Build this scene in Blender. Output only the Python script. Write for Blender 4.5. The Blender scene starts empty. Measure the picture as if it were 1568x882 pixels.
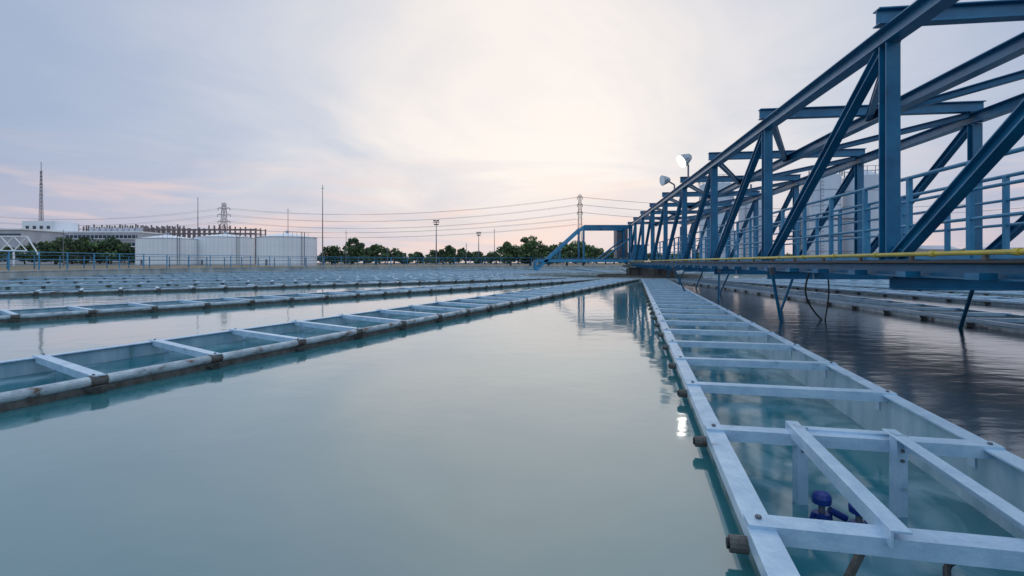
import bpy, math, random
from mathutils import Vector, Matrix
random.seed(7)
S=bpy.context.scene
EYE=0.9
WL=.055
V=Vector
def lin(r,g,b):
    f=lambda c:(c/255/12.92) if c/255<=.04045 else ((c/255+.055)/1.055)**2.4
    return (f(r),f(g),f(b),1)
# ---------------------------------------------------------------- materials
def mat(name,c1,c2=None,scale=4,rough=.5,metal=0,bump=0,bscale=20,emit=None,c3=None,streak=1.0,spec=.5,lo=.35,hi=.65):
    m=bpy.data.materials.new(name);m.use_nodes=True
    nt=m.node_tree;N=nt.nodes;L=nt.links
    p=N['Principled BSDF']
    p.inputs['Roughness'].default_value=rough;p.inputs['Metallic'].default_value=metal
    p.inputs['Specular IOR Level'].default_value=spec
    g=N.new('ShaderNodeNewGeometry')
    mp=N.new('ShaderNodeMapping');mp.inputs['Scale'].default_value=(1,1,1/streak)
    L.new(g.outputs['Position'],mp.inputs['Vector'])
    if c2 is None: c2=tuple(x*.75 for x in c1[:3])+(1,)
    n=N.new('ShaderNodeTexNoise');n.inputs['Scale'].default_value=scale;n.inputs['Detail'].default_value=6;n.inputs['Roughness'].default_value=.65
    L.new(mp.outputs[0],n.inputs['Vector'])
    r=N.new('ShaderNodeValToRGB');r.color_ramp.elements[0].position=lo;r.color_ramp.elements[0].color=c1
    r.color_ramp.elements[1].position=hi;r.color_ramp.elements[1].color=c2
    if c3:
        e=r.color_ramp.elements.new(min(.98,hi+.07));e.color=c3
    L.new(n.outputs['Fac'],r.inputs['Fac']);L.new(r.outputs['Color'],p.inputs['Base Color'])
    if bump:
        n2=N.new('ShaderNodeTexNoise');n2.inputs['Scale'].default_value=bscale;n2.inputs['Detail'].default_value=4
        L.new(mp.outputs[0],n2.inputs['Vector'])
        b=N.new('ShaderNodeBump');b.inputs['Strength'].default_value=bump;b.inputs['Distance'].default_value=.02
        L.new(n2.outputs['Fac'],b.inputs['Height']);L.new(b.outputs['Normal'],p.inputs['Normal'])
    if emit:
        p.inputs['Emission Color'].default_value=emit[0];p.inputs['Emission Strength'].default_value=emit[1]
    return m
def water(name,ca,cb,rough,bd,scl,ior=1.45,foam=None,stretch=None):
    m=bpy.data.materials.new(name);m.use_nodes=True
    nt=m.node_tree;N=nt.nodes;L=nt.links;p=N['Principled BSDF']
    p.inputs['Roughness'].default_value=rough;p.inputs['IOR'].default_value=ior
    g=N.new('ShaderNodeNewGeometry')
    n=N.new('ShaderNodeTexNoise');n.inputs['Scale'].default_value=.35;n.inputs['Detail'].default_value=3
    L.new(g.outputs['Position'],n.inputs['Vector'])
    r=N.new('ShaderNodeValToRGB');r.color_ramp.elements[0].position=.3;r.color_ramp.elements[0].color=ca
    r.color_ramp.elements[1].position=.7;r.color_ramp.elements[1].color=cb
    L.new(n.outputs['Fac'],r.inputs['Fac'])
    col=r.outputs['Color']
    if foam:
        mp=N.new('ShaderNodeMapping');mp.inputs['Rotation'].default_value=(0,0,math.radians(13));mp.inputs['Scale'].default_value=(2.0,1.3,1)
        L.new(g.outputs['Position'],mp.inputs['Vector'])
        f=N.new('ShaderNodeTexNoise');f.inputs['Scale'].default_value=1.5;f.inputs['Detail'].default_value=5;f.inputs['Distortion'].default_value=.9
        L.new(mp.outputs[0],f.inputs['Vector'])
        fr=N.new('ShaderNodeValToRGB');fr.color_ramp.elements[0].position=.45;fr.color_ramp.elements[0].color=(0,0,0,1);fr.color_ramp.elements[1].position=.8;fr.color_ramp.elements[1].color=(.85,.85,.85,1)
        L.new(f.outputs['Fac'],fr.inputs['Fac'])
        mx=N.new('ShaderNodeMixRGB');mx.inputs['Color2'].default_value=foam
        L.new(fr.outputs['Color'],mx.inputs['Fac']);L.new(col,mx.inputs['Color1']);col=mx.outputs['Color']
    L.new(col,p.inputs['Base Color'])
    n2=N.new('ShaderNodeTexNoise');n2.inputs['Scale'].default_value=scl;n2.inputs['Detail'].default_value=3;n2.inputs['Roughness'].default_value=.5
    if stretch:
        mq=N.new('ShaderNodeMapping');mq.inputs['Scale'].default_value=stretch;L.new(g.outputs['Position'],mq.inputs['Vector']);L.new(mq.outputs[0],n2.inputs['Vector'])
    else: L.new(g.outputs['Position'],n2.inputs['Vector'])
    b=N.new('ShaderNodeBump');b.inputs['Strength'].default_value=1;b.inputs['Distance'].default_value=bd
    L.new(n2.outputs['Fac'],b.inputs['Height']);L.new(b.outputs['Normal'],p.inputs['Normal'])
    return m
M={}
M['water']=water('calm_water',lin(48,112,120),lin(62,124,129),.065,.0042,2.2,2.25)
M['water_truss_refl']=water('rippled_water_truss_reflection',lin(28,48,58),lin(40,62,74),.15,.007,2.6,1.65,stretch=(1,2.0,1))  # body colour darkened to paint in the truss reflection; ripples come from bump
M['water_in']=water('launder_water',lin(26,100,114),lin(42,122,132),.10,.003,2.5,1.36,foam=lin(160,192,203))
M['rail']=mat('painted_steel_light',lin(196,220,237),lin(168,197,220),9,.34,.1,.15,60,c3=lin(132,150,160),hi=.64)
M['wall']=mat('launder_steel',lin(190,210,220),lin(138,176,190),5,.42,.1,.1,30,c3=lin(112,140,144),streak=4)
M['stain']=mat('stained_steel',lin(112,110,106),lin(74,68,62),14,.6,0,.4,60,c3=lin(120,82,54))
M['pipe']=mat('weathered_pipe',lin(206,217,222),lin(160,172,178),7,.4,.1,.3,50,c3=lin(104,80,64),streak=.6,hi=.58)
M['blue']=mat('blue_paint',lin(32,118,156),lin(22,94,132),3,.32,0,.08,40,c3=lin(32,82,106))
M['bluel']=mat('blue_paint_faded',lin(64,150,188),lin(42,126,168),3,.38)
M['dark']=mat('dark_rubber',lin(35,38,42),lin(22,24,26),8,.6)
M['yellow']=mat('yellow_pipe_paint',lin(206,182,70),lin(160,152,76),3,.45,0,.1,40)
M['valve']=mat('blue_plastic',lin(20,60,150),lin(14,45,120),8,.35)
M['conc']=mat('concrete',lin(186,188,186),lin(148,151,150),1.5,.85,0,.3,12,streak=2)
M['concd']=mat('concrete_dark',lin(120,115,110),lin(90,84,80),2.5,.9,0,.3,12,streak=3)
M['white']=mat('white_tank_paint',lin(246,247,249),lin(230,232,236),.3,.5,streak=6)
M['whited']=mat('white_tank_seam',lin(216,219,225),lin(206,210,217),.5,.5)
M['silo']=mat('silo_paint',lin(214,220,230),lin(196,203,214),.4,.45,streak=8)
M['silod']=mat('silo_band',lin(160,170,184),lin(150,158,172),.5,.5)
M['grey']=mat('grey_facade',lin(196,196,202),lin(172,174,182),.2,.8)
M['glass']=mat('dark_windows',lin(60,72,88),lin(45,55,70),.3,.15)
M['steel']=mat('galvanised_steel',lin(120,122,130),lin(95,98,106),2,.5,.3)
M['red']=mat('red_mast_paint',lin(150,80,72),lin(130,70,66),1,.6)
M['brown']=mat('brown_frame',lin(150,134,134),lin(124,112,114),.3,.8)
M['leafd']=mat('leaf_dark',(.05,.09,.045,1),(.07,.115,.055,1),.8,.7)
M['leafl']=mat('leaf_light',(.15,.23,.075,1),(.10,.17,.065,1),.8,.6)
M['bark']=mat('bark',(.08,.06,.045,1),(.05,.04,.03,1),3,.9)
M['lamp']=mat('lamp_glass',(.9,.9,.9,1),(.9,.9,.9,1),1,.3,emit=((1,.95,.85,1),7))
M['alu']=mat('lamp_housing',lin(190,195,200),lin(150,155,160),10,.4,.4)
# ---------------------------------------------------------------- mesh builder
class MB:
    def __init__(s): s.v=[];s.f=[];s.m=[];s.mats=[]
    def mi(s,k):
        if k not in s.mats:s.mats.append(k)
        return s.mats.index(k)
    def add(s,vs,fs,k):
        o=len(s.v);s.v+= [tuple(a) for a in vs];i=s.mi(k)
        for f in fs:s.f.append([o+a for a in f]);s.m.append(i)
    def prof(s,p0,p1,pts,k,up=V((0,0,1)),cap=True):
        p0=V(p0);p1=V(p1);d=(p1-p0).normalized()
        if abs(d.dot(up))>.98: up=V((0,1,0))
        r=d.cross(up).normalized();u=r.cross(d).normalized()
        n=len(pts)
        vs=[p0+r*a+u*b for a,b in pts]+[p1+r*a+u*b for a,b in pts]
        fs=[[i,(i+1)%n,n+(i+1)%n,n+i] for i in range(n)]
        if cap: fs+= [list(range(n))[::-1],list(range(n,2*n))]
        s.add(vs,fs,k)
    def beam(s,p0,p1,w,h,k,up=V((0,0,1))):
        s.prof(p0,p1,[(-w/2,-h/2),(w/2,-h/2),(w/2,h/2),(-w/2,h/2)],k,up)
    def ibeam(s,p0,p1,w,h,k,up=V((0,0,1)),t=.014):
        a=w/2;b=h/2;c=t/2
        s.prof(p0,p1,[(-a,-b),(a,-b),(a,-b+t),(c,-b+t),(c,b-t),(a,b-t),(a,b),(-a,b),(-a,b-t),(-c,b-t),(-c,-b+t),(-a,-b+t)],k,up)
    def angle(s,p0,p1,w,h,k,up=V((0,0,1)),t=.007,side=1):
        a=w/2*side
        s.prof(p0,p1,[(-a,0),(a,0),(a,-t),(-a+t*side,-t),(-a+t*side,-h),(-a,-h)],k,up)
    def cyl(s,p0,p1,r0,k,r1=None,n=10,cap=True):
        if r1 is None:r1=r0
        p0=V(p0);p1=V(p1);d=(p1-p0).normalized();up=V((0,0,1)) if abs(d.z)<.95 else V((1,0,0))
        r=d.cross(up).normalized();u=r.cross(d)
        vs=[];
        for p,q in((p0,r0),(p1,r1)):
            vs+=[p+(r*math.cos(t)+u*math.sin(t))*q for t in [2*math.pi*i/n for i in range(n)]]
        fs=[[i,(i+1)%n,n+(i+1)%n,n+i] for i in range(n)]
        if cap: fs+=[list(range(n))[::-1],list(range(n,2*n))]
        s.add(vs,fs,k)
    def path(s,pts,r,k,n=8):
        for a,b in zip(pts,pts[1:]): s.cyl(a,b,r,k,n=n)
    def box(s,c,sx,sy,sz,k):
        c=V(c);s.beam(c-V((0,sy/2,0)),c+V((0,sy/2,0)),sx,sz,k)
    def build(s,name,parent=None,bevel=0,smooth=False):
        me=bpy.data.meshes.new(name);me.from_pydata(s.v,[],s.f)
        for k in s.mats:me.materials.append(M[k])
        me.polygons.foreach_set('material_index',s.m)
        me.update()
        o=bpy.data.objects.new(name,me);S.collection.objects.link(o)
        if smooth:
            for p in me.polygons:p.use_smooth=True
            md=o.modifiers.new('e','EDGE_SPLIT');md.split_angle=math.radians(35)
        if bevel:
            md=o.modifiers.new('b','BEVEL');md.width=bevel;md.segments=2;md.limit_method='ANGLE'
        if parent:o.parent=parent
        return o
def empty(name):
    o=bpy.data.objects.new(name,None);S.collection.objects.link(o);return o
# ---------------------------------------------------------------- tank
C=V((8.4,32,0));R=33.6;RI=8.0
def dr(a):
    a=math.radians(a);return V((-math.sin(a),-math.cos(a),0))
angs=[(-22,1.05),(-13,1.05),(-4.5,1.05),(4,1.05),(13.2,1.05),(22.4,1.22),(33.3,1.15),(49,1.1)]+[(a,1.05) for a in range(60,330,10)]+[(330,1.05)]
def launder(a,w,near=False,pipe=False,skew=0,s0=.4,step=.87,iw=-.04,bar0=0):
    d=-dr(a)
    n=V((d.y,-d.x,0))
    ro=math.sqrt(R*R-w*w/4)
    mb=MB()
    P=lambda r,o,z:C-d*r+n*o+V((0,0,z))
    for sd in(-1,1):
        o=sd*w/2
        mb.beam(P(ro,o,-.2),P(RI,o,-.2),.012,.68,'wall')
        if pipe and sd==1:
            mb.cyl(P(ro,o+.01,.13),P(RI,o+.01,.13),.032,'pipe',n=14)
            mb.beam(P(ro,o+.01,.075),P(RI,o+.01,.075),.016,.05,'stain')
        else:
            mb.beam(P(ro,o,.152),P(RI,o,.152),.075,.008,'rail')
            mb.beam(P(ro,o+sd*.034,.132),P(RI,o+sd*.034,.132),.007,.032,'rail')
            mb.beam(P(ro,o+sd*.009,.075),P(RI,o+sd*.009,.075),.006,.04,'pipe')
    mb.beam(P(RI,-w/2,-.2),P(RI,w/2,-.2),.012,.66,'wall')
    mb.add([P(ro,-w/2,iw),P(ro,w/2,iw),P(RI,w/2,iw),P(RI,-w/2,iw)],[[0,1,2,3]],'water_in')
    r=ro-s0
    while r>RI+.2:
        j=random.uniform(-.02,.02)
        mb.angle(P(r+j,w/2+.035,.166),P(r-skew-j,-w/2-.035,.166),.075,.05,'rail')
        if near and r>22:
            for sd in(-1,1):
                rr=r if sd==1 else r-skew
                mb.beam(P(rr-.1,sd*(w/2-.009),.04),P(rr-.1,sd*(w/2-.009),.14),.05,.005,'rail',up=n)
        if r>12:
            for sd in(-1,1):
                rr=r+j if sd==1 else r-skew-j
                o=sd*w/2
                if near and not pipe:
                    mb.cyl(P(rr+.03,o+sd*.035,.105),P(rr+.03,o+sd*.085,.105),.024,'stain',n=12)
                    mb.cyl(P(rr+.03,o+sd*.085,.105),P(rr+.03,o+sd*.092,.105),.015,'dark',n=10)
                else:
                    a0=P(rr-.06,o+sd*.042,.10);b0=P(rr+.03,o+sd*.11,.11);c0=P(rr,o+sd*.05,WL-.04);e0=P(rr+.10,o+sd*.042,.10)
                    mb.add([a0,b0,c0,e0],[[0,1,2],[1,3,2],[0,3,1]],'stain')
                    if pipe and sd==1: mb.cyl(P(rr+.05,o+.01,.13),P(rr-.05,o+.01,.13),.037,'stain',n=12)
        if near and r>24:
            for sd in(-1,1): mb.cyl(P(r+(0 if sd==1 else -skew),sd*w/2,.166),P(r+(0 if sd==1 else -skew),sd*w/2,.174),.009,'steel',n=6)
        r-=step*random.uniform(.985,1.015)
    return mb.build('launder_channel')
def r_of(a,w,side,depth):
    d=-dr(a);n=V((d.y,-d.x,0));p0=C+n*(side*w/2)
    return (p0.y-depth)/d.y
for a,w in angs:
    ro=math.sqrt(R*R-w*w/4)
    if a==13.2:
        launder(a,w,True,s0=ro-r_of(a,w,-1,1.50),step=.875,iw=-.13)
    elif a==22.4:
        s0=ro-r_of(a,w,1,3.42)
        while s0>.95:s0-=.87
        launder(a,w,True,True,skew=.32,s0=s0,step=.87,iw=.03)
    else: launder(a,w,pipe=(a in(33.3,49)),s0=random.uniform(.2,.8),skew=.1)
mb=MB();inner=[]
ord_=sorted([(a%360,w) for a,w in angs])
for i,(a,w) in enumerate(ord_):
    b,w2=ord_[(i+1)%len(ord_)]
    if b<a:b+=360
    def side(a,w,sg):
        d=dr(a)
        t=V((-math.cos(math.radians(a)),math.sin(math.radians(a)),0))
        ro=math.sqrt(R*R-w*w/4)
        z=V((0,0,WL))
        return C+d*RI+t*sg*w/2+z, C+d*ro+t*sg*w/2+z
    i0,o0=side(a,w,1);i1,o1=side(b,w2,-1)
    a0=a+math.degrees(math.asin(w/2/R));a1=b-math.degrees(math.asin(w2/2/R))
    arc=[C+dr(a0+(a1-a0)*k/6)*R+V((0,0,WL)) for k in range(1,6)]
    pts=[i0,o0]+arc+[o1,i1]
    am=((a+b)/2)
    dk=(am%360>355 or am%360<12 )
    mb.add(pts,[list(range(len(pts)))],'water_truss_refl' if dk else 'water')
    ii,_=side(a,w,-1);inner+=[ii,i0]
mb.add(inner,[list(range(len(inner)))],'water')
mb.build('water')
def ring(mb,r0,r1,z0,z1,k,n=96,c=C):
    vs=[]
    for i in range(n):
        d=V((math.cos(2*math.pi*i/n),math.sin(2*math.pi*i/n),0))
        vs+=[c+d*r0+V((0,0,z0)),c+d*r0+V((0,0,z1)),c+d*r1+V((0,0,z1)),c+d*r1+V((0,0,z0))]
    fs=[]
    for i in range(n):
        j=(i+1)%n
        for q in range(4):
            fs.append([4*i+q,4*i+(q+1)%4,4*j+(q+1)%4,4*j+q])
    mb.add(vs,fs,k)
mb=MB()
ring(mb,7.45,7.6,-.3,.17,'conc')
ring(mb,3.0,3.12,-.3,.16,'concd',64)
mb.build('centre_ring_wall')
mb=MB()
mb.cyl(C+V((.1,0,-.5)),C+V((.1,0,.62)),1.35,'concd',n=28)
mb.box(C+V((.1,0,.68)),3.0,2.6,.14,'conc')
mb.cyl(C+V((.1,0,.75)),C+V((.1,0,.80)),.6,'blue',n=24)
for k in range(8):
    d=V((math.cos(k*.785),math.sin(k*.785),0));mb.cyl(C+V((.1,0,-.3))+d*1.45,C+V((.1,0,.55))+d*1.45,.05,'stain',n=8)
mb.build('centre_pedestal',smooth=True)
mb=MB()
ring(mb,R,R+.4,-1.5,.44,'conc',160);ring(mb,R-.04,R+.44,.44,.50,'conc',160)
mb.build('tank_rim_wall')
mb=MB();n=128;rs=[R+.4,45,70,150,500,5000];vs=[]
for r in rs:
    for i in range(n):
        t=2*math.pi*i/n;vs.append(C+V((math.cos(t)*r,math.sin(t)*r,.43)))
fs=[]
for q in range(len(rs)-1):
    for i in range(n):
        j=(i+1)%n;fs.append([q*n+i,q*n+j,(q+1)*n+j,(q+1)*n+i])
M['ground']=mat('ground_soil',lin(150,120,98),lin(110,110,80),.12,.95,0,.2,3)
mb.add(vs,fs,'ground');mb.build('ground')
mb=MB();rr=R+1.2;N_=110
def skip(a): a%=360; return a<30 or a>350
for i in range(N_):
    a=i*360/N_;b=(i+1)*360/N_
    if skip(a) or skip(b):continue
    p=C+dr(a)*rr;q=C+dr(b)*rr
    mb.beam(p+V((0,0,.43)),p+V((0,0,1.5)),.05,.05,'bluel')
    for z in(.72,1.08):mb.cyl(p+V((0,0,z)),q+V((0,0,z)),.016,'bluel',n=6)
    mb.cyl(p+V((0,0,1.48)),q+V((0,0,1.48)),.022,'bluel',n=6)
mb.build('perimeter_railing')
mb=MB();rr=44;N_=150
for i in range(N_):
    a=i*360/N_;b=(i+1)*360/N_
    if a<48 or a>175:continue
    p=C+dr(a)*rr;q=C+dr(b)*rr
    mb.beam(p+V((0,0,.43)),p+V((0,0,1.45)),.06,.06,'blue')
    for z in(.75,1.1,1.43):mb.cyl(p+V((0,0,z)),q+V((0,0,z)),.02,'blue',n=6)
mb.build('outer_railing')
# ---------------------------------------------------------------- near frame + valves in launder
mb=MB()
a13=-dr(13.2);n13=V((a13.y,-a13.x,0))
def Q(x,y,z):return V((x,y,z))
z=.2
mb.angle(Q(1.235,2.31,z),Q(1.015,1.36,z),.05,.05,'rail',side=-1)
mb.angle(Q(1.585,2.20,z),Q(1.365,1.28,z),.05,.05,'rail')
def off(p,al,ac,z): return V(p)+a13*al+n13*ac+V((0,0,z-V(p).z))
b2=Q(1.24,2.31,0)
mb.angle(off(b2,-.0,-.02,.175),off(b2,0,.38,.175),.045,.05,'rail',side=-1)
b1=Q(1.0,1.33,0)
mb.angle(off(b1,.16,.0,.14),off(b1,.16,.75,.14),.05,.04,'rail',side=-1)
for p in(Q(1.235,2.24,0),Q(1.575,2.13,0)):
    mb.prof(p+V((0,0,.2)),p+V((0,0,-.22)),[(-.02,-.02),(.025,-.02),(.025,-.013),(-.013,-.013),(-.013,.025),(-.02,.025)],'rail')
    for q in(.13,.17):mb.cyl(p+V((0,-.03,q-.03)),p+V((0,-.012,q-.03)),.007,'stain',n=6)
p=Q(.98,1.45,.12);mb.beam(p,p+V((-.08,.02,-.2)),.03,.012,'stain')
mb.build('launder_support_frame',bevel=.0015)
def valve(p,h):
    mb=MB()
    p=V(p)
    mb.cyl(p+V((0,0,-.16)),p,.012,'steel',n=10)
    prof=[(0,.018),(.008,.034),(.03,.036),(.045,.028),(.052,.012)]
    for (z0,r0),(z1,r1) in zip(prof,prof[1:]):
        mb.cyl(p+V((0,0,z0)),p+V((0,0,z1)),r0,'valve',r1,n=16)
    mb.cyl(p+V((.03,0,-.02)),p+V((.09,-.01,-.05)),.014,'valve',n=10)
    for k in(-1,1):mb.path([p+V((k*.03,0,-.03)),p+V((k*.045,.01,-.09)),p+V((k*.05,.02,-.2))],.009,'valve',8)
    mb.cyl(p+V((0,0,-.05)),p+V((0,0,-.03)),.03,'valve',n=12)
    return mb.build('sampling_valve',smooth=True)
valve((1.215,2.05,-.05),0);valve((1.315,1.98,-.055),0);valve((1.37,1.93,-.09),0)
mb=MB()
pts=[]
for k in range(16):
    t=k/15;pts.append(Q(1.12+.38*t,1.62-.12*math.sin(t*5),-.09-.02*math.sin(t*math.pi)))
mb.path(pts,.011,'dark');mb.build('rubber_hose',smooth=True)
# ---------------------------------------------------------------- bridge truss
X0=3.01;SL=.13;dB=V((SL,1,0)).normalized();nB=V((dB.y,-dB.x,0));W=3.02
def T(y,o,z):return V((X0+SL*y,y,0))+nB*o+V((0,0,EYE+z))
ys=[5.08+3.32*k for k in range(-2,9)]
yE=ys[-1]
br=empty('truss_bridge')
mb=MB()
for o,kk in((0,'blue'),(W,'blue')):
    mb.ibeam(T(ys[0],o,2.21),T(yE,o,2.21),.15,.16,'blue')
    mb.ibeam(T(ys[0],o,-.05),T(yE,o,-.05),.15,.16,'blue')
    for i,y in enumerate(ys):
        mb.ibeam(T(y,o,.03),T(y,o,2.12),.13,.13,'blue',up=dB)
        if i+1<len(ys):
            mb.ibeam(T(ys[i+1],o,.04)-dB*.12,T(y,o,2.11)+dB*.1,.10,.11,'blue',up=V((0,0,1)))
        mb.beam(T(y,o,2.0)+dB*.14,T(y,o,2.12)+dB*.14,.012,.3,'blue',up=dB)
        mb.beam(T(y,o,.03)-dB*.14,T(y,o,.16)-dB*.14,.012,.34,'blue',up=dB)
        for bz in(.07,.12,2.04,2.09):
            for bo in(-.05,.0,.05):
                c_=T(y,o,bz)+dB*((.14 if bz>1 else -.14)+bo)
                mb.cyl(c_-nB*.02,c_+nB*.02,.009,'bluel',n=6)
mb.build('side_trusses',br,bevel=.003)
mb=MB()
for i,y in enumerate(ys):
    mb.ibeam(T(y,-.12,2.385),T(y,W+.12,2.385),.12,.16,'blue')
    mb.ibeam(T(y,-.0,-.2),T(y,W,-.2),.10,.13,'blue')
    if i+1<len(ys):
        y2=ys[i+1]
        mb.ibeam(T(y,.08,2.26),T(y2,W/2,2.26),.09,.09,'blue')
        mb.ibeam(T(y,W-.08,2.26),T(y2,W/2,2.26),.09,.09,'blue')
        ym=(y+y2)/2
        mb.beam(T(ym,0,-.17),T(ym,W,-.17),.06,.09,'blue')
mb.ibeam(T(ys[0],W/2,2.24),T(yE,W/2,2.24),.15,.16,'blue')
mb.build('top_bracing',br,bevel=.002)
mb=MB()
mb.beam(T(ys[0],2.05,-.02),T(yE,2.05,-.02),1.25,.04,'steel')
for o in(1.42,2.68):mb.ibeam(T(ys[0],o,-.06),T(yE,o,-.06),.07,.16,'blue')
mb.build('walkway_deck',br)
mb=MB()
y=ys[0]
while y<yE+.1:
    for o in(1.46,2.64):
        mb.beam(T(y,o,.0),T(y,o,1.15),.055,.055,'bluel')
    y+=1.107
for o in(1.46,2.64):
    for z_,r_ in((1.15,.026),(.83,.02),(.5,.02)):
        mb.cyl(T(ys[0],o,z_),T(yE,o,z_),r_,'bluel',n=8)
    mb.beam(T(ys[0],o,.07),T(yE,o,.07),.008,.1,'bluel')
mb.build('walkway_railing',br)
mb=MB()
mb.cyl(T(ys[0],-.11,.072),T(yE,-.11,.072),.019,'yellow',n=10)
y=ys[0]
while y<yE:
    mb.cyl(T(y,-.11,.072),T(y+.05,-.11,.072),.027,'yellow',n=10)
    mb.beam(T(y+.3,-.11,.055),T(y+.3,-.11,.0),.03,.03,'stain')
    mb.beam(T(y+.3,-.08,-.10),T(y+.3,-.2,-.10),.14,.05,'blue')
    y+=.83
mb.cyl(T(ys[0],-.13,.0),T(yE,-.13,.0),.015,'dark',n=8)
mb.build('cable_and_air_pipe',br)
mb=MB()
def leg(p,q):
    mb.cyl(p,q,.022,'blue',n=8);d=(V(q)-V(p)).normalized();mb.cyl(V(p),V(p)+d*.12,.035,'steel',n=8)
leg(Q(3.47,7.0,.85),Q(3.83,7.4,-.05));leg(Q(5.07,5.7,.75),Q(5.85,6.85,-.05))
leg(Q(4.6,11.6,.8),Q(4.62,11.7,-.05));leg(Q(4.9,9.0,.8),Q(4.75,9.3,-.05));leg(Q(4.0,13,.8),Q(4.6,13.6,-.05))
for y in(14,17,20,23):leg(T(y,1,-.15),T(y+.5,.8,-.95))
mb.build('scraper_rods',br)
mb=MB()
pts=[]
for k in range(20):
    t=k/19;pts.append(Q(4.42-.14*math.sin(t*math.pi)+.25*t*t,7.7,.82-.87*t))
mb.path(pts,.013,'dark')
pts=[Q(4.66+.04*math.sin(t/19*4),7.75,.85-.9*t/19) for t in range(20)]
mb.path(pts,.011,'dark')
mb.build('hanging_hoses',br)
def flood(p,aim,sz,lit,name='floodlight'):
    mb=MB();p=V(p);d=V(aim).normalized();base=T((p.y),0,2.3)
    mb.cyl(V((base.x,base.y,base.z)),V((base.x,base.y,p.z-sz*.45)),.025,'steel',n=8)
    mb.cyl(V((base.x,base.y,p.z-sz*.45)),p-d*.05,.025,'steel',n=8)
    r=d.cross(V((0,0,1))).normalized()
    pr=[(-sz*.55,sz*.14),(-sz*.45,sz*.25),(-sz*.15,sz*.38),(sz*.25,sz*.5),(sz*.3,sz*.52)]
    for (a,r0),(b,r1) in zip(pr,pr[1:]): mb.cyl(p+d*a,p+d*b,r0,'alu',r1,n=24)
    mb.cyl(p+d*sz*.301,p+d*sz*.315,sz*.47,'lamp' if lit else 'white',n=24)
    mb.beam(p-r*(sz*.5+.03),p+r*(sz*.5+.03),.03,.02,'steel')
    mb.build(name,smooth=True)
flood(T(14.5,-.10,2.86),(-.85,-.15,-.5),.38,True)
flood(T(16.6,-.30,2.62),(-1,-.25,-.15),.32,False)
mb=MB()
for y in(30.6,32.8):
    Z=EYE
    mb.beam(V((1.4,y,Z-.45)),V((4.2,y,Z+2.1)),.13,.15,'bluel')
    mb.beam(V((4.2,y,Z+2.1)),V((7.0,y,Z+2.1)),.13,.2,'blue')
    mb.beam(V((1.4,y,Z+.1)),V((7.2,y,Z+.1)),.13,.16,'bluel')
    mb.beam(V((1.4,y,Z-.45)),V((1.4,y,Z+.1)),.12,.12,'bluel')
    for x,t in((2.8,.75),(4.2,2.1),(7.0,2.1)):mb.beam(V((x,y,Z+.1)),V((x,y,Z+t)),.1,.1,'blue')
    mb.beam(V((7.0,y,Z+1.5)),V((5.2,y,Z+.1)),.09,.09,'blue')
for x,z_ in((1.4,.1),(4.2,2.1),(5.6,2.1),(7,2.1),(4.2,.1)):mb.beam(V((x,30.6,EYE+z_)),V((x,32.8,EYE+z_)),.1,.1,'blue')
mb.beam(V((1.6,31.7,EYE+.2)),V((7.2,31.7,EYE+.2)),2.0,.04,'steel')
mb.box((7.6,31.4,EYE+.55),.8,1.0,.9,'blue');mb.box((7.6,31.4,EYE+1.03),.95,1.15,.06,'bluel')
mb.cyl((8.3,30.6,EYE+.2),(8.3,30.6,EYE+2.9),.06,'steel',n=8)
mb.box((6.95,33.4,EYE+1.3),.7,1.0,2.0,'steel')
mb.build('access_gantry')
# ---------------------------------------------------------------- background
def X(px,D):return (px-784)/800*D
def Zp(py,D):return EYE+(402-py)/800*D
G=.43
def tank(cx,D,rpx,top):
    mb=MB();x=X(cx,D);r=rpx/800*D;h=Zp(top,D)
    mb.cyl((x,D,G),(x,D,h),r,'white',n=72)
    mb.cyl((x,D,h),(x,D,h+.75),r-.05,'white',.5,n=72)
    mb.cyl((x,D,h-.10),(x,D,h+.01),r+.05,'silod',n=72)
    for k in range(2):
        zz=G+(h-G)*(k+1)/3;mb.cyl((x,D,zz),(x,D,zz+.03),r+.012,'whited',n=72)
    for k in range(44):
        t=2*math.pi*k/44;t2=2*math.pi*(k+1)/44;d=V((math.cos(t),math.sin(t),0));c=V((x,D,0))
        mb.beam(c+d*(r+.005)+V((0,0,G)),c+d*(r+.005)+V((0,0,h-.1)),.04,.04,'whited')
        a=V((x+r*math.cos(t),D+r*math.sin(t),h));b=V((x+r*math.cos(t2),D+r*math.sin(t2),h))
        if 34<k<42:
            mb.cyl(a,a+V((0,0,.8)),.025,'steel',n=5);mb.cyl(a+V((0,0,.8)),b+V((0,0,.8)),.025,'steel',n=5)
    for q in(0,.4):mb.cyl((x+r*.8+q,D-r*.68,G),(x+r*.8+q,D-r*.68,h+.8),.05,'steel',n=6)
    mb.cyl((x-r*.3,D-r*.99,G),(x-r*.3,D-r*.99,G+1.0),.14,'steel',n=8)
    mb.cyl((x,D,h+.7),(x,D,h+1.2),.25,'silod',n=12)
    mb.build('storage_tank',smooth=True)
tank(257,100,40.5,366);tank(345,106,40.5,364);tank(440,90,42.5,364)
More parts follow.
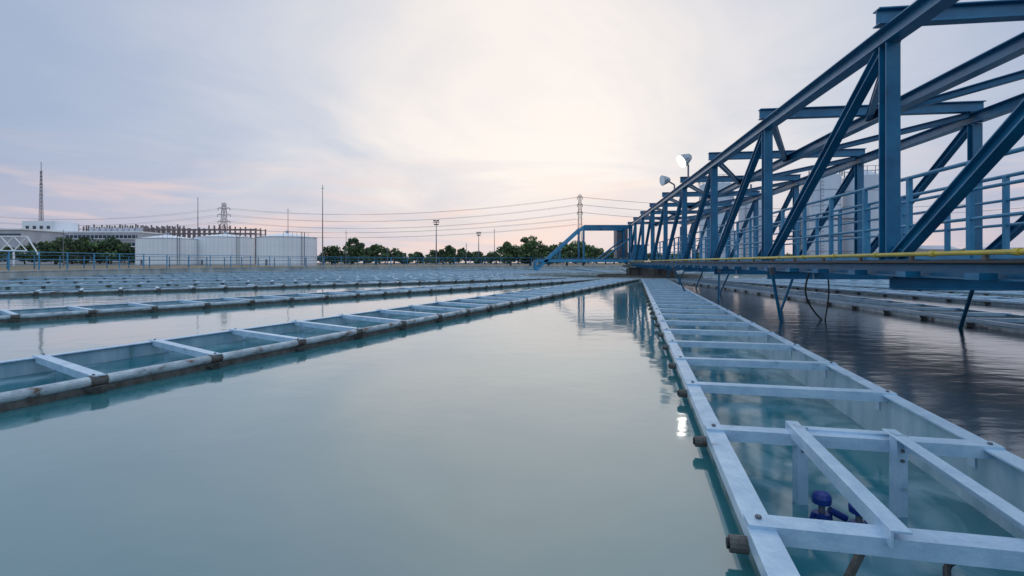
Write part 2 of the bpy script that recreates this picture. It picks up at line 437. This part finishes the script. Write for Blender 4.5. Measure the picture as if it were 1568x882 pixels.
def silo(cx,D,rpx,top,name='silo'):
    mb=MB();x=X(cx,D);r=rpx/800*D;h=Zp(top,D)
    mb.cyl((x,D,G),(x,D,h),r,'silo',n=36);mb.cyl((x,D,h),(x,D,h+r*.4),r,'silo',r*.25,n=36)
    for k in range(5):
        zz=G+(h-G)*(k+1)/6;mb.cyl((x,D,zz),(x,D,zz+.08),r+.03,'silod',n=36)
    for k in range(16):
        t=2*math.pi*k/16;a=V((x+(r+.1)*math.cos(t),D+(r+.1)*math.sin(t),h));t2=t+2*math.pi/16
        b=V((x+(r+.1)*math.cos(t2),D+(r+.1)*math.sin(t2),h))
        mb.cyl(a,a+V((0,0,1)),.03,'steel',n=5)
        for q in(.5,1):mb.cyl(a+V((0,0,q)),b+V((0,0,q)),.025,'steel',n=5)
    for q in(-.22,.22):mb.cyl((x-r*.7+q,D-r*.8,G),(x-r*.7+q,D-r*.8,h+1),.03,'steel',n=5)
    zz=G
    while zz<h:
        mb.cyl((x-r*.7-.22,D-r*.8,zz),(x-r*.7+.22,D-r*.8,zz),.02,'steel',n=5);zz+=.4
    mb.cyl((x,D,h),(x,D,h+1.9),.12,'steel',n=8)
    mb.build(name,smooth=True)
silo(1264,60,21,270);silo(1321,60,27,272);silo(1234,66,11,296);silo(1150,70,18,304);silo(1097,66,25,284)
mb=MB();D=56
for cx in(1195,1225,1285,1310):
    mb.beam((X(cx,D),D,G),(X(cx,D),D,Zp(330,D)),.2,.2,'steel')
for py in(335,362):mb.beam((X(1190,D),D,Zp(py,D)),(X(1315,D),D,Zp(py,D)),.2,.2,'steel')
mb.build('process_platform')
def mast(px,D,top,w,k='steel',base=None,kk=None):
    mb=MB();x=X(px,D);z0=G if base is None else Zp(base,D);h=Zp(top,D)
    n=max(5,int((h-z0)/(w*1.4)));w1=w*.35
    def c(i,q):
        t=i/n;ww=(w*(1-t)+w1*t)/2
        s=[(-1,-1),(1,-1),(1,1),(-1,1)][q%4];return V((x+s[0]*ww,D+s[1]*ww,z0+(h-z0)*t))
    th=max(.05,D*.00032)
    for i in range(n):
        kx=k if (kk is None or (i*7//n)%2==0) else kk
        for q in range(4):
            mb.beam(c(i,q),c(i+1,q),th*1.4,th*1.4,kx);mb.beam(c(i,q),c(i+1,q+1),th,th,kx);mb.beam(c(i,q+1),c(i+1,q),th,th,kx);mb.beam(c(i,q),c(i,q+1),th,th,kx)
    return mb,x,h
mb,x,h=mast(63,230,262,1.1,base=340);mb.cyl((x,230,h),(x,230,h+4),.12,'steel',n=5);mb.cyl((x,230,G),(x,230,Zp(340,230)),.4,'steel',n=6)
for q in(0,.2,.35):
    mb.beam((x-.9,230,h-q*30),(x+.9,230,h-q*30),.15,.15,'steel')
mb.build('radio_mast')
def pylon(px,D,top,w,arms,kk=None):
    mb,x,h=mast(px,D,top,w,kk=kk)
    for z_,hw in arms:
        for s in(-1,1):
            mb.beam((x,D,z_),(x+s*hw,D,z_),.2,.2,'steel');mb.beam((x,D,z_+1.2),(x+s*hw,D,z_),.15,.15,'steel')
            mb.cyl((x+s*hw,D,z_),(x+s*hw,D,z_-1.2),.14,'glass',n=6)
    mb.build('transmission_pylon');return x
A=[(30,3.2),(26.5,3.4),(23,3.2),(19.5,3)]
xa=pylon(343,280,310,4,A)
Bm=[(31,1.2),(27.5,1.2),(24,1.2)]
xb=pylon(888,240,298,2.6,Bm,'red')
mb=MB()
def wire(p,q,sag,r=.04):
    p=V(p);q=V(q);pts=[]
    for k in range(25):
        t=k/24;w_=p.lerp(q,t);w_.z-=sag*4*t*(1-t);pts.append(w_)
    mb.path(pts,r,'steel',4)
for i,(za,wa) in enumerate(A[:3]):
    zb,wb=Bm[i]
    for s in(-1,1):
        wire((xa+s*wa,280,za),(xb+s*wb,240,zb),5.5)
        wire((xa+s*wa,280,za),(xa-220+s*wa,330,za+6),7)
        wire((xb+s*wb,240,zb),(xb+200,230+s*wb,zb-2),5)
for zz in(17,14.5):
    for s in(-1,1): wire((xa+s*3,280,zz+2),(xb+s*1.6,240,zz+4),4)
mb.build('power_lines')
def pole(px,D,top,r=.1,name='antenna_pole',head=False):
    mb=MB();x=X(px,D);h=Zp(top,D)
    mb.cyl((x,D,G),(x,D,h),r*1.3,'steel',r*.5,n=8)
    if head:
        for k in(-1,1):mb.box((x+k*.35,D,h),.5,.4,.28,'dark')
        mb.box((x,D,h-.4),1.3,.3,.12,'dark');mb.box((x,D,h-.8),1.0,.3,.2,'dark')
    else:
        mb.cyl((x-.3,D,h-.6),(x+.3,D,h-.6),.03,'steel',n=5)
    mb.build(name)
pole(494,88,283,.09);pole(303,200,302,.18);pole(441,95,318,.07);pole(530,100,352,.06);pole(757,150,350,.1)
pole(668,110,338,.12,'floodlight_pole',True);pole(733,140,356,.12,'floodlight_pole',True)
pole(97,70,352,.06,'street_lamp',False);pole(714,130,372,.1);pole(593,95,378,.09)
D=200;bl=empty('office_building');mb=MB()
x0=X(72,D);x1=X(212,D);zt=Zp(356,D)
mb.box(((x0+x1)/2,D+8,(zt+G)/2),x1-x0,16,zt-G,'grey');mb.build('walls',bl)
mb=MB()
for f in range(4):
    zz=zt-1.6-f*2.9
    mb.box(((x0+x1)/2,D-.05,zz),x1-x0-1,.3,1.2,'glass')
    mb.box(((x0+x1)/2,D-.3,zz-.85),x1-x0+.4,.9,.25,'white')
    for k in range(22):mb.box((x0+.8+k*(x1-x0-1.6)/21,D-.24,zz),.22,.12,1.2,'grey')
mb.build('window_bands',bl)
mb=MB()
xa_=X(32,D);xb_=X(82,D);mb.box(((xa_+xb_)/2,D+6,(Zp(338,D)+G)/2),xb_-xa_,11,Zp(338,D)-G,'white')
for f in range(5):
    for k in range(4):mb.box((xa_+2+k*2.7,D+.46,Zp(338,D)-2.5-f*3),1.2,.12,1.2,'glass')
mb.box(((x0+x1)/2,D+8,zt+.25),x1-x0+.6,16.6,.5,'white')
for k in range(9):
    mb.box((x0+12+k*2.3,D+7,zt+1.2),1.5,2,1.5 if k%2 else 2.2,'grey')
mb.build('stair_tower_and_roof_plant',bl)
bl=empty('warehouse_building');mb=MB()
xa_=X(-120,170);xb_=X(34,170)
mb.box(((xa_+xb_)/2,178,(Zp(352,170)+G)/2),xb_-xa_,16,Zp(352,170)-G,'grey')
mb.build('walls',bl);mb=MB();mb.box(((xa_+xb_)/2,169.9,Zp(360,170)),xb_-xa_-1,.2,1.0,'glass');mb.box(((xa_+xb_)/2,178,Zp(351,170)),xb_-xa_+1,17,.4,'white');mb.build('windows_and_roof',bl)
mb=MB();D=260
x0=X(120,D);x1=X(392,D);n=34
for r_ in range(3):
    for k in range(n+1):
        x=x0+(x1-x0)*k/n;tp=Zp(345,D) if (k//5)%2 or k<16 else Zp(349,D)
        mb.beam((x,D+r_*5,G),(x,D+r_*5,tp+random.uniform(-.8,.6)),.5,.5,'brown')
    for zz in(6,10,13,15.5,17.5):
        mb.beam((x0,D+r_*5,zz),(x1,D+r_*5,zz),.4,.3,'brown')
for k in range(18):
    x=x0+random.random()*(x1-x0);mb.box((x,D+5,random.uniform(6,14)),random.uniform(2,5),4,random.uniform(2,4),'brown' if k%2 else 'grey')
mb.build('process_plant_frame')
mb=MB();D=75
xs=[X(-60,D)+i*1.9 for i in range(6)]
for z0,z1 in((Zp(384,D),Zp(362,D)),):
    for a,b in zip(xs,xs[1:]):
        mb.cyl((a,D,z0),(b,D,z1),.07,'white',n=6);mb.cyl((a,D,z1),(b,D,z0),.07,'white',n=6)
        mb.cyl((a,D,z1),(b,D,z1),.1,'white',n=6);mb.cyl((a,D,z0),(b,D,z0),.1,'white',n=6)
    for a in xs[::2]:mb.cyl((a,D,G),(a,D,z0),.12,'white',n=6)
mb.cyl((xs[-1],D,Zp(362,D)),(X(60,D),D,Zp(392,D)),.1,'white',n=6)
mb.build('pipe_bridge')
def shed(px0,px1,D,top,k='grey',name='low_shed'):
    mb=MB();a=X(px0,D);b=X(px1,D);h=Zp(top,D)
    mb.box(((a+b)/2,D+4,(G+h)/2),b-a,8,h-G,k)
    mb.prof((a-.3,D+4,h),(b+.3,D+4,h),[(-4.4,0),(4.4,0),(0,1.1)],'grey')
    n=max(3,int((b-a)/3))
    for i in range(n):mb.box((a+(i+.5)*(b-a)/n,D-.05,(G+h)/2+.2),(b-a)/n*.55,.2,(h-G)*.35,'glass')
    mb.build(name)
shed(1415,1470,130,382);shed(1500,1600,150,384)
# ---------------------------------------------------------------- trees
def crown(mb,c,rx,rz,n,ls,mats):
    for k in range(n):
        while True:
            p=V((random.uniform(-1,1),random.uniform(-1,1),random.uniform(-1,1)))
            if .3<p.length<1:break
        q=V((c[0]+p.x*rx,c[1]+p.y*rx,c[2]+p.z*rz))
        a=V((random.gauss(0,1),random.gauss(0,1),random.gauss(0,1))).normalized()
        b=a.cross(V((random.gauss(0,1),random.gauss(0,1),random.gauss(0,1)))).normalized()
        s=ls*random.uniform(.6,1.3)
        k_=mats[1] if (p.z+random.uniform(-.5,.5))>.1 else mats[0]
        mb.add([q-a*s,q-b*s*.5,q+a*s,q+b*s*.5],[[0,1,2,3]],k_)
def tree(px,D,top,wpx,light=False,name='broadleaf_tree',mb=None,dens=1):
    own=mb is None
    if own: mb=MB()
    x=X(px,D);h=Zp(top,D)-G;w=wpx/800*D;b=V((x,D,G))
    mb.cyl(b,b+V((0,0,h*.45)),w*.035,'bark',w*.02,n=7)
    ls=D*.0028
    ncl=int(17*dens)
    for k in range(ncl):
        t=random.random()*6.28;r=random.uniform(.05,.42)*w;zz=h*random.uniform(.25,.9)
        rr=w*random.uniform(.10,.18)*(1.2 if zz<h*.6 else .9)
        if r>.3*w: zz=min(zz,h*.7)
        c=b+V((math.cos(t)*r,math.sin(t)*r*.8,zz))
        mb.cyl(b+V((0,0,h*.3)),c,w*.014,'bark',w*.005,n=5)
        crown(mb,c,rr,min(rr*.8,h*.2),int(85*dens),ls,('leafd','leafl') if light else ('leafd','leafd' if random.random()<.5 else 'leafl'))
    if own: mb.build(name)
for px,D,top,w in((782,72,370,46),(812,75,361,60),(868,74,371,50),(893,72,371,56),(840,80,375,46)):tree(px,D,top,w,True,dens=1.3)
for px,D,top,w in((538,105,363,42),(508,108,374,46),(575,108,374,48),(690,120,377,40)):tree(px,D,top,w)
for px,D,top,w in((85,120,364,60),(125,118,362,60),(165,120,364,60),(198,122,370,40),(60,124,372,40)):tree(px,D,top,w,dens=1.3)
mb=MB()
px=495
while px<960:
    tree(px,random.uniform(130,165),random.uniform(379,391),random.uniform(28,46),mb=mb,dens=.8);px+=random.uniform(12,20)
px=960
while px<1720:
    tree(px,random.uniform(130,170),random.uniform(381,390),random.uniform(30,50),mb=mb,dens=.6);px+=random.uniform(17,28)
px=-150
while px<220:
    tree(px,random.uniform(130,150),random.uniform(374,386),random.uniform(30,50),mb=mb,dens=.6);px+=random.uniform(17,28)
mb.build('distant_trees')
# ---------------------------------------------------------------- sky
sd=V((66,800,212)).normalized()
w=bpy.data.worlds.new('World');S.world=w;w.use_nodes=True
nt=w.node_tree;N=nt.nodes;L=nt.links
bg=N['Background']
tc=N.new('ShaderNodeTexCoord')
nrm=N.new('ShaderNodeVectorMath');nrm.operation='NORMALIZE';L.new(tc.outputs['Generated'],nrm.inputs[0])
dot=N.new('ShaderNodeVectorMath');dot.operation='DOT_PRODUCT';L.new(nrm.outputs[0],dot.inputs[0]);dot.inputs[1].default_value=sd
sep=N.new('ShaderNodeSeparateXYZ');L.new(nrm.outputs[0],sep.inputs[0])
def mth(op,a,b=None,c=None):
    m=N.new('ShaderNodeMath');m.operation=op
    for i,x in enumerate((a,b,c)):
        if x is None:continue
        if isinstance(x,(int,float)):m.inputs[i].default_value=x
        else:L.new(x,m.inputs[i])
    return m.outputs[0]
zc=mth('ADD',mth('MAXIMUM',sep.outputs['Z'],0),.12)
px_=mth('DIVIDE',sep.outputs['X'],zc);py_=mth('DIVIDE',sep.outputs['Y'],zc)
cmb=N.new('ShaderNodeCombineXYZ');L.new(px_,cmb.inputs[0]);L.new(py_,cmb.inputs[1])
ns=N.new('ShaderNodeTexNoise');ns.inputs['Scale'].default_value=.75;ns.inputs['Detail'].default_value=8;ns.inputs['Roughness'].default_value=.56;ns.inputs['Distortion'].default_value=.9
L.new(cmb.outputs[0],ns.inputs['Vector'])
nf=mth('SUBTRACT',ns.outputs['Fac'],.5)
dd=mth('ADD',dot.outputs['Value'],mth('MULTIPLY',nf,.28))
ramp=N.new('ShaderNodeValToRGB');L.new(mth('MULTIPLY_ADD',dd,.5,.5),ramp.inputs['Fac'])
cr=ramp.color_ramp
def stops(cr,st):
    while len(cr.elements)>1:cr.elements.remove(cr.elements[-1])
    cr.elements[0].position=st[0][0];cr.elements[0].color=st[0][1]
    for p,c in st[1:]:
        e=cr.elements.new(p);e.color=c
stops(cr,[(0,lin(196,222,250)),(.5,lin(186,212,241)),(.72,lin(170,190,219)),(.82,lin(160,177,205)),(.88,lin(178,190,213)),(.94,lin(206,211,223)),(.975,lin(230,227,229)),(1,lin(246,239,234))])
hz=N.new('ShaderNodeMapRange');hz.interpolation_type='SMOOTHSTEP';L.new(sep.outputs['Z'],hz.inputs[0])
hz.inputs[1].default_value=0;hz.inputs[2].default_value=.2;hz.inputs[3].default_value=.65;hz.inputs[4].default_value=0
mx=N.new('ShaderNodeMixRGB');L.new(hz.outputs[0],mx.inputs[0]);L.new(ramp.outputs[0],mx.inputs[1]);mx.inputs[2].default_value=lin(200,190,204)
mp=N.new('ShaderNodeMapping');mp.inputs['Scale'].default_value=(3,3,24);mp.inputs['Rotation'].default_value=(0,.10,0);L.new(nrm.outputs[0],mp.inputs[0])
n2=N.new('ShaderNodeTexNoise');n2.inputs['Scale'].default_value=1.3;n2.inputs['Detail'].default_value=6;n2.inputs['Distortion'].default_value=.6;L.new(mp.outputs[0],n2.inputs['Vector'])
st=N.new('ShaderNodeMapRange');L.new(n2.outputs['Fac'],st.inputs[0]);st.inputs[1].default_value=.48;st.inputs[2].default_value=.68;st.inputs[3].default_value=0;st.inputs[4].default_value=.75
band=N.new('ShaderNodeMapRange');band.interpolation_type='SMOOTHSTEP';L.new(sep.outputs['Z'],band.inputs[0]);band.inputs[1].default_value=.22;band.inputs[2].default_value=.06;band.inputs[3].default_value=0;band.inputs[4].default_value=1
mx2=N.new('ShaderNodeMixRGB');L.new(mth('MULTIPLY',st.outputs[0],band.outputs[0]),mx2.inputs[0]);L.new(mx.outputs[0],mx2.inputs[1]);mx2.inputs[2].default_value=lin(240,212,206)
sky=N.new('ShaderNodeTexSky');sky.sky_type='NISHITA';sky.sun_disc=False
sky.sun_elevation=math.asin(sd.z);sky.sun_rotation=math.atan2(sd.x,sd.y)
sk=N.new('ShaderNodeMixRGB');sk.blend_type='MULTIPLY';sk.inputs[0].default_value=1;L.new(sky.outputs[0],sk.inputs[1]);sk.inputs[2].default_value=(.05,.05,.05,1)
mx3=N.new('ShaderNodeMixRGB');mx3.inputs[0].default_value=.06;L.new(mx2.outputs[0],mx3.inputs[1]);L.new(sk.outputs[0],mx3.inputs[2])
L.new(mx3.outputs[0],bg.inputs['Color']);bg.inputs['Strength'].default_value=1.05
l=bpy.data.lights.new('sun','SUN');l.energy=.5;l.angle=math.radians(130);l.color=(1,.95,.9)
lo=bpy.data.objects.new('sun',l);S.collection.objects.link(lo);lo.rotation_euler=sd.to_track_quat('Z','Y').to_euler()
c=bpy.data.cameras.new('camera');co=bpy.data.objects.new('camera',c);S.collection.objects.link(co);S.camera=co
co.location=(0,0,EYE);co.rotation_euler=(math.radians(90),0,0)
c.sensor_width=36;c.lens=36*800/1568;c.shift_y=-39/1568;c.clip_start=.05;c.clip_end=8000
S.view_settings.view_transform='Standard';S.view_settings.look='None';S.view_settings.exposure=0
